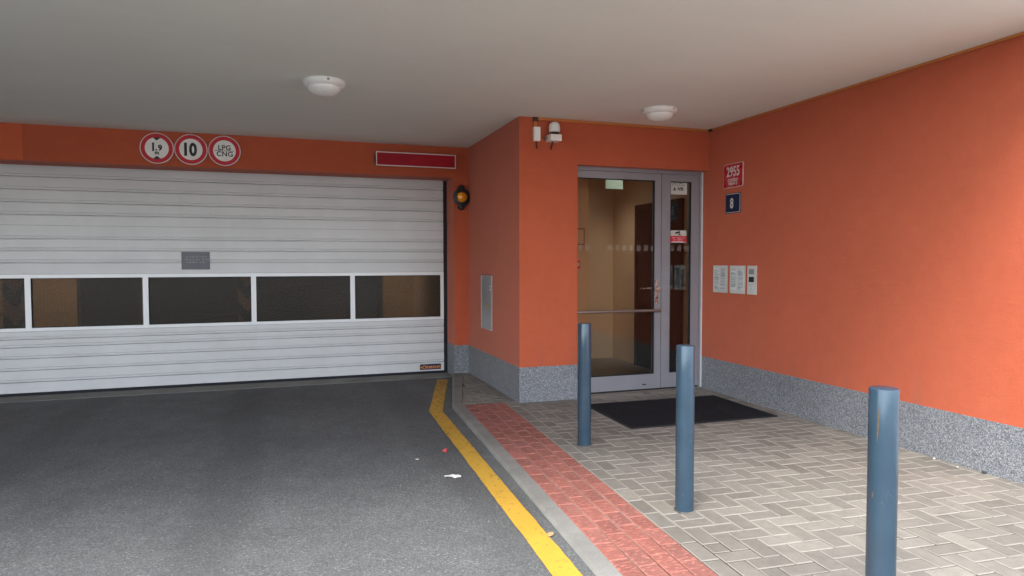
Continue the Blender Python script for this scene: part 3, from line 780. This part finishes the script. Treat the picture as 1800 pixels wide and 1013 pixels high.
# ------------------------------------------------------------------ intercom panels
def intercom(y0, y1, label, kind, seed):
    w = y0 - y1; t = wallthing('intercom_panel', label, 'intercom', XR, (y0 + y1) / 2, 1.3015, 'side', 'intercom panels on the right wall')
    h = .305; r = random.Random(seed)
    fin('faceplate', boxes((-w / 2, w / 2, -.016, -.001, -h / 2, h / 2)), M['intercom'], t, bevel=.004)
    if kind == 'names':
        bm = bmesh.new(); gaps = bmesh.new(); rows = 11
        for c in (-1, 1):
            u0, u1 = (c * w * .235 - w * .175, c * w * .235 + w * .175)
            for i in range(rows):
                z1 = h / 2 - .030 - i * .0212; z0 = z1 - .0172
                if r.random() < .22: fin('paper_tag', boxes((u0, u1, -.0185, -.016, z0, z1)), M['tagwhite'], t)
                else: box(bm, u0, u1, -.0185, -.016, z0, z1)
                if r.random() < .75: scribble(gaps, u0 + .006, u1 - r.uniform(.008, .035), z0 + .004, .008, .0187, seed=r.randint(0, 9999))
                if r.random() < .55: box(gaps, u0, u1, -.0172, -.0162, z0 - .0036, z0 - .0004)
        fin('name_tags', bm, M['nametag'], t); fin('lettering', gaps, M['tagline'], t)
    else:
        fin('speaker_grille', boxes((-w * .31, w * .31, -.018, -.016, .062, .118)), M['grille'], t)
        bm = bmesh.new()
        for i in range(5): box(bm, -w * .28, w * .28, -.0188, -.018, .068 + i * .010, .071 + i * .010)
        fin('grille_slot', bm, M['tagline'], t)
        fin('camera_window', boxes((-w * .29, w * .29, -.0185, -.016, -.020, .036)), M['black'], t, bevel=.002)
        fin('key_reader', boxes((-w * .31, w * .31, -.018, -.016, -.128, -.052)), M['nametag'], t, bevel=.002)
        bm = boxes((-w * .31, w * .31, -.0175, -.0162, -.049, -.046)); fin('reader_gap', bm, M['tagline'], t)
intercom(6.549, 6.299, 'pale intercom name panel, first of two beside the entrance door', 'names', 1)
intercom(6.248, 5.997, 'pale intercom name panel between another name panel and the narrow camera unit', 'names', 2)
intercom(5.951, 5.814, 'narrow pale intercom unit with black square camera window', 'camera', 3)

# ------------------------------------------------------------------ ceiling lamps
def ceiling_lamp(x, y, label, a0):
    t = thing('ceiling_lamp', label, 'ceiling lamp', (x, y, ZC), (0, 0, R(a0)), 'round white ceiling lamps')
    bm = bmesh.new(); lathe(bm, [(.165, -.0005), (.172, -.006), (.172, -.030), (.166, -.040), (.146, -.052), (.138, -.056), (.12, -.056)], 48); fin('base', bm, M['white'], t, smooth=True)
    bm = bmesh.new(); lathe(bm, [(.120, -.048), (.138, -.050)] + [(.138 * math.cos(R(a)), -.056 - .068 * math.sin(R(a))) for a in (0, 10, 22, 35, 48, 61, 74, 87)], 48); fin('dome', bm, M['opal'], t, smooth=True)
    for k in range(3):
        bm = bmesh.new(); a = R(120 * k)
        lathe(bm, [(.011, -.006), (.011, .0), (.006, .002)], 14, 'x', 0, 0, 0)
        o = fin('screw', bm, M['screw'], t, smooth=True); o.location = (.172 * math.cos(a), .172 * math.sin(a), -.022); o.rotation_euler = (0, 0, a)
ceiling_lamp(.336, 5.905, 'round white domed ceiling lamp over the asphalt driveway', -82)
ceiling_lamp(3.572, 5.93, 'round white domed ceiling lamp over the paving before the entrance', -68)

# ------------------------------------------------------------------ entrance door
ed = thing('entrance_door', 'grey framed glazed double entrance door with long push bar', 'entrance door', (0, FY, 0))
F0, F1 = -.012, .055
bm = boxes((2.86, 2.905, -.016, .07, .0, 2.56), (4.640, XR - .003, -.016, .07, .0, 2.56), (2.905, 4.640, -.016, .07, 2.512, 2.56))
fin('door_frame', bm, M['greyframe'], ed, bevel=.003)
fin('threshold', boxes((2.905, 4.64, -.01, .06, 0.0135, .026)), M['rubber'], ed)
fin('corner_trim', boxes((XR - .014, XR - .0035, -.03, -.0165, .0, 2.545)), M['alu'], ed)
def leaf(x0, x1, sl, sr, label_bits=None):
    L = fin('door_leaf', boxes((x0, x0 + sl, F0, F1, .030, 2.508), (x1 - sr, x1, F0, F1, .030, 2.508), (x0 + sl, x1 - sr, F0, F1, .030, .199), (x0 + sl, x1 - sr, F0, F1, 2.430, 2.508)), M['greyframe'], ed, bevel=.003)
    g0, g1 = x0 + sl, x1 - sr
    fin('glass_pane', boxes((g0, g1, .018, .0215, .199, 2.430)), M['glass'], L)
    e = .010
    fin('glazing_bead', boxes((g0, g1, -.004, .017, .199, .199 + e), (g0, g1, -.004, .017, 2.430 - e, 2.430), (g0, g0 + e, -.004, .017, .199 + e, 2.430 - e), (g1 - e, g1, -.004, .017, .199 + e, 2.430 - e)), M['rubber'], L)
    return L, g0, g1
L1, g0, g1 = leaf(2.910, 4.126, .075, .082)
L2, h0, h1 = leaf(4.1325, 4.636, .112, .106)
def squares(L, xs):
    bm = bmesh.new()
    for x in xs: box(bm, x, x + .052, .0160, .0175, 1.622, 1.688)
    fin('frosted_square', bm, M['frost'], L)
squares(L1, [3.088 + .092 * i for i in range(11) if i not in (2, 3)])
squares(L2, [4.262 + .098 * i for i in range(3)])
bm = bmesh.new(); tube(bm, [(3.0, -.075, .942), (3.4, -.075, .9413), (3.8, -.075, .9406), (4.085, -.075, .940)], .0165, 24)
for x in (3.035, 4.075): tube(bm, [(x, -.075, .941), (x, -.012, .941)], .011, 10)
fin('push_bar', bm, M['bar'], ed, smooth=True)
bm = boxes((4.048, 4.084, -.020, -.012, 1.015, 1.285)); hd = fin('handle_plate', bm, M['brass'], ed, bevel=.004)
bm = bmesh.new(); lathe(bm, [(.012, -.018), (.014, -.042), (.030, -.046), (.032, -.056), (.026, -.064), (.01, -.066)], 28, 'y', 4.066, 0, 1.186); fin('knob', bm, M['brass'], hd, smooth=True)
bm = bmesh.new(); lathe(bm, [(.010, -.019), (.010, -.028)], 14, 'y', 4.069, 0, 1.085); fin('lock_cylinder', bm, M['brownbox'], hd)
bm = bmesh.new(); tube(bm, [(4.066, .055, 1.187), (4.066, .10, 1.187), (4.05, .112, 1.187), (3.93, .112, 1.187)], .010, 10); fin('inside_handle', bm, M['brass'], ed, smooth=True)
fin('door_tag', boxes((3.89, 3.94, F0 - .003, F0 - .0005, .074, .088)), M['signblack'], ed)

# stickers behind the narrow pane
t = wallthing('sticker', 'white paper notice with black logo at the top of the narrow glass pane', 'sticker', 4.3665, FY + .0165, 2.3575, group='stickers on the narrow glass pane')
bm = bmesh.new(); plate_bm(bm, .236, .150, .003, -.0015, 0); fin('paper', bm, M['paper'], t)
bm = bmesh.new(); scribble(bm, -.085, .085, .048, .012, .0017, seed=21); scribble(bm, -.085, .085, .028, .012, .0017, seed=22)
merge_text(bm, 'IVIS', .050, .030, -.010, .0017, bold=.002, sx=1.0)
for q in (((-.070, -.030), (-.030, -.030), (-.050, .014)),):
    bm.faces.new([bm.verts.new((u, -.0022, v)) for u, v in q])
fin('lettering', bm, M['signblack'], t)
t = wallthing('sticker', 'white and red camera surveillance sticker halfway up the narrow glass pane', 'sticker', 4.3675, FY + .0165, 1.7915, group='stickers on the narrow glass pane')
bm = bmesh.new(); plate_bm(bm, .228, .143, .003, -.0015, 0); fin('paper', bm, M['paper'], t)
fin('red_field', boxes((-.112, .112, -.0022, -.0015, -.066, .008)), M['signred'], t)
bm = bmesh.new()
bm.faces.new([bm.verts.new((u, -.0022, v)) for u, v in ((-.045, .048), (.020, .066), (.034, .046), (-.028, .030))])
bm.faces.new([bm.verts.new((u, -.0024, v)) for u, v in ((-.002, .044), (.014, .046), (.010, .018), (.038, .014), (.038, .020), (.018, .024))][:4])
bm.faces.new([bm.verts.new((u, -.0022, v)) for u, v in ((.002, .016), (.046, .016), (.046, .022), (.002, .022))])
fin('camera_picture', bm, M['signblack'], t)
bm = bmesh.new(); scribble(bm, -.095, .095, -.022, .013, .0024, seed=31); scribble(bm, -.065, .065, -.045, .013, .0024, seed=32); box(bm, -.08, .08, -.0034, -.0024, -.0655, -.057)
fin('lettering', bm, M['enamelwhite'], t)

# lobby fittings seen through the glass
t = thing('lobby_door', 'dark brown door on the lobby side wall behind the glass', 'door', (LXR, 0, 0))
fin('leaf', boxes((-.035, -.001, 7.43, 8.47, .013, 2.22)), M['darkdoor'], t, bevel=.003)
fin('door_frame', boxes((-.05, -.001, 7.36, 7.427, .013, 2.30), (-.05, -.001, 8.473, 8.54, .013, 2.30), (-.05, -.001, 7.427, 8.473, 2.223, 2.30)), M['darkdoor'], t)
t = thing('exit_sign', 'pale green hanging sign plate inside the lobby', 'sign', (4.245, 8.2, 2.545))
fin('plate', boxes((-.125, .125, -.012, .012, -.062, .062)), M['exitsign'], t, bevel=.004)
for hx in (-.086, .086): fin('hanger', boxes((hx - .004, hx + .004, -.004, .004, .062, .315)), M['screw'], t)
t = thing('fire_button', 'small red call box on the lobby wall behind the glass', 'call box', (3.330, 7.40, 1.467))
fin('housing', boxes((-.03, .03, -.04, -.001, -.05, .05)), M['signred'], t, bevel=.006)
fin('face', boxes((-.018, .018, -.043, -.041, -.022, .022)), M['enamelwhite'], t)
t = thing('wall_notice', 'brown framed notice on the lobby wall above the red call box', 'notice', (3.370, 7.40, 1.80))
fin('frame', boxes((-.06, .06, -.015, -.001, -.10, .10)), M['brownbox'], t)
fin('paper', boxes((-.048, .048, -.017, -.0155, -.088, .088)), M['beige2'], t)

# garage pillars
def pillar(x, y, w, label):
    t = thing('striped_pillar', label, 'pillar', (x, y, -.10), group='yellow and black pillars inside the garage')
    fin('shaft', boxes((-w / 2, w / 2, -w / 2, w / 2, 0, 3.1)), M['stripey'], t)
    bm = bmesh.new(); e = w / 2 + .003
    for i in range(6):
        z = .15 + i * .42
        for s in (-1, 1):
            pts = [(s * e, -e, z + .17), (0, -e, z - .02), (0, -e, z + .19), (s * e, -e, z + .38)]
            bm.faces.new([bm.verts.new(p) for p in pts])
    fin('black_chevron', bm, M['signblack'], t)
pillar(-3.38, 10.6, .26, 'yellow and black striped pillar behind the cut-off window at the picture edge')
pillar(-.60, 12.3, .30, 'yellow and black striped pillar behind the middle garage windows')

# ------------------------------------------------------------------ door mat
t = thing('door_mat', 'large black ribbed mat on the paving before the entrance', 'door mat', (3.715, 5.795, .003), (0, 0, R(-1.2)))
bm = boxes((-.762, .762, -.505, .505, 0, .009)); fin('carpet', bm, M['mat'], t)
bm = boxes((-.785, .785, -.528, -.507, 0, .0085), (-.785, .785, .507, .528, 0, .0085), (-.785, -.764, -.507, .507, 0, .0085), (.764, .785, -.507, .507, 0, .0085)); fin('rubber_edge', bm, M['rubber'], t)

# ------------------------------------------------------------------ bollards
def bollard_mesh():
    bm = bmesh.new(); r = .0545
    lathe(bm, [(r, -.08), (r, .2), (r, .5), (r, .8), (r, .9955), (r - .0012, .9985), (r - .004, 1.0), (.002, 1.0005)], 48)
    return bm
def bollard(x, y, label, worn=False):
    t = thing('bollard', label, 'bollard', (x, y, 0), group='blue steel bollards along the kerb')
    fin('post', bollard_mesh(), M['bollard'], t, smooth=True)
    bm = bmesh.new(); n = 36; r0, r1 = .054, .0615
    a = [bm.verts.new((r0 * math.cos(2 * math.pi * k / n), r0 * math.sin(2 * math.pi * k / n), .007)) for k in range(n)]
    b = []
    for k in range(n):
        rr = r1 + rng.uniform(-.004, .007); b.append(bm.verts.new((rr * math.cos(2 * math.pi * k / n), rr * math.sin(2 * math.pi * k / n), .0035)))
    for k in range(n): bm.faces.new((a[k], b[k], b[(k + 1) % n], a[(k + 1) % n]))
    fin('mortar_collar', bm, M['sand'], t)
    if worn:
        for (an, z0, z1, wd) in ((-160, .79, .945, .17), (-177, .565, .598, .13)):
            bm = bmesh.new(); rows = []
            for i in range(9):
                f = i / 8; z = z0 + (z1 - z0) * f; ww = wd * math.sin(math.pi * min(1, max(.06, f))) * rng.uniform(.6, 1.1); c0 = R(an) + f * .10
                rows.append([bm.verts.new((.0549 * math.cos(c0 + s * ww), .0549 * math.sin(c0 + s * ww), z)) for s in (-.5, .0, .5)])
            for p, q in zip(rows, rows[1:]):
                for k in range(2): bm.faces.new((p[k], p[k + 1], q[k + 1], q[k]))
            fin('rust_stain', bm, M['rust'], t)
bollard(2.300, 4.950, 'blue steel bollard farthest from the camera, left of the black mat')
bollard(2.262, 3.442, 'blue steel bollard standing in front of the black mat, middle of the row')
bollard(2.236, 2.018, 'large nearest blue steel bollard with a rust run, base outside the picture', True)

# ------------------------------------------------------------------ litter
def scrap(name, label, cat, pts, x, y, z, m, h=.004, rz=0):
    bm = bmesh.new(); prism(bm, pts, 0, h)
    for v in bm.verts: v.co.z += rng.uniform(0, h * 1.4)
    bmesh.ops.subdivide_edges(bm, edges=bm.edges[:], cuts=1)
    for v in bm.verts: v.co += Vector((rng.uniform(-.002, .002), rng.uniform(-.002, .002), rng.uniform(0, h * .6)))
    o = fin(name, bm, m); o.location = (x, y, z + .001); o.rotation_euler = (0, 0, rz); tag(o, label, cat); return o
scrap('paper_scrap', 'crumpled white paper strip lying on the asphalt', 'litter', [(-.060, -.016), (-.02, -.006), (.015, -.012), (.058, -.004), (.050, .008), (.02, .006), (.0, .016), (-.052, .000)], 1.108, 4.579, road_z(4.58), M['paper'], .007, -.35)
scrap('plastic_scrap', 'tiny red plastic scrap on the asphalt', 'litter', [(-.022, -.01), (.01, -.016), (.024, .004), (.004, .018), (-.016, .012)], 1.193, 5.197, road_z(5.2), M['redscrap'], .016)
scrap('leaf_scrap', 'tiny pale yellow leaf on the asphalt by the red scrap', 'litter', [(-.012, -.008), (.010, -.008), (.014, .008), (-.008, .010)], .947, 5.085, road_z(5.08), M['butt'], .005)
scrap('dry_leaf', 'small tan dry leaf at the foot of the kerb', 'leaf', [(-.03, -.012), (.0, -.02), (.03, -.006), (.026, .012), (-.01, .016)], 1.372, 3.40, road_z(3.4), M['leaf'], .006, .5)
def pebble(x, y, z, r, m, label, cat):
    bm = bmesh.new(); bmesh.ops.create_icosphere(bm, subdivisions=2, radius=r)
    for v in bm.verts: v.co = v.co * rng.uniform(.85, 1.12); v.co.z *= .75
    o = fin('pebble', bm, m, smooth=True); o.location = (x, y, z + r * .6); tag(o, label, cat)
pebble(4.655, 3.36, 0, .016, M['stone'], 'dark pebble on the paving against the plinth', 'pebble')
pebble(4.640, 3.73, 0, .010, M['butt'], 'pale crumb on the paving at the plinth foot', 'pebble')
pebble(4.610, 3.52, 0, .007, M['paper'], 'tiny white bit on the paving near the plinth', 'pebble')

# ------------------------------------------------------------------ unseen block behind the viewer, added to cut low sky and darken reflections
OPH = 6.0
t = thing('added_opposite_block', 'unseen cream block added across the street to cut low sky', 'building', (0, -60, 0))
fin('wall', boxes((-40, 40, -8, 0, -.2, OPH)), M['facade'], t)
for k in range(2):
    for i in range(-7, 8):
        fin('window', boxes((i * 4.2 - .8, i * 4.2 + .8, .003, .03, 1.2 + k * 3.4, 2.9 + k * 3.4)), M['winglass'], t)

# ------------------------------------------------------------------ sky, sun, camera
w = bpy.data.worlds.new('World'); scene.world = w; w.use_nodes = True; nt = w.node_tree; nt.nodes.clear()
SUN_EL, SUN_AZ = 55.0, 226.0        # azimuth measured clockwise from +Y
sk = nt.nodes.new('ShaderNodeTexSky'); sk.sky_type = 'NISHITA'; sk.sun_disc = False
sk.sun_elevation = R(SUN_EL); sk.sun_rotation = R(SUN_AZ); sk.air_density = 1.0; sk.dust_density = 2.0; sk.ozone_density = 1.0
hs = nt.nodes.new('ShaderNodeHueSaturation'); hs.inputs['Saturation'].default_value = .55
bg = nt.nodes.new('ShaderNodeBackground'); bg.inputs['Strength'].default_value = .11
wo = nt.nodes.new('ShaderNodeOutputWorld')
nt.links.new(sk.outputs[0], hs.inputs['Color']); nt.links.new(hs.outputs[0], bg.inputs['Color']); nt.links.new(bg.outputs[0], wo.inputs['Surface'])
sl = bpy.data.lights.new('sun', 'SUN'); sl.energy = .62; sl.angle = R(35); sl.color = (1, .96, .90)
so = bpy.data.objects.new('sun', sl); COL.objects.link(so)
az, el = R(SUN_AZ), R(SUN_EL)
d = Vector((math.sin(az) * math.cos(el), math.cos(az) * math.cos(el), math.sin(el)))
so.rotation_euler = d.to_track_quat('Z', 'Y').to_euler(); so.location = d * 30

cam = bpy.data.cameras.new('camera'); co = bpy.data.objects.new('camera', cam); COL.objects.link(co)
cam.sensor_width = 36; cam.lens = 23.557; cam.clip_start = .05; cam.clip_end = 2000
yaw, pit, rol = R(18.73056), R(-2.24018), R(-.09463)
Fv = Vector((math.sin(yaw) * math.cos(pit), math.cos(yaw) * math.cos(pit), math.sin(pit)))
Rt = Vector((math.cos(yaw), -math.sin(yaw), 0)); Up = Rt.cross(Fv)
R2 = Rt * math.cos(rol) + Up * math.sin(rol); U2 = -Rt * math.sin(rol) + Up * math.cos(rol)
co.matrix_world = Matrix(((R2.x, U2.x, -Fv.x, 0), (R2.y, U2.y, -Fv.y, 0), (R2.z, U2.z, -Fv.z, 1.5), (0, 0, 0, 1)))
scene.camera = co
scene.render.engine = 'CYCLES'
vs = scene.view_settings
vs.view_transform = 'Standard'; vs.look = 'None'; vs.exposure = 2.76; vs.gamma = 1.0; vs.use_curve_mapping = False
cy = scene.cycles
cy.max_bounces = 10; cy.diffuse_bounces = 6; cy.glossy_bounces = 4; cy.transparent_max_bounces = 12
cy.use_denoising = True; cy.sample_clamp_indirect = 8.0
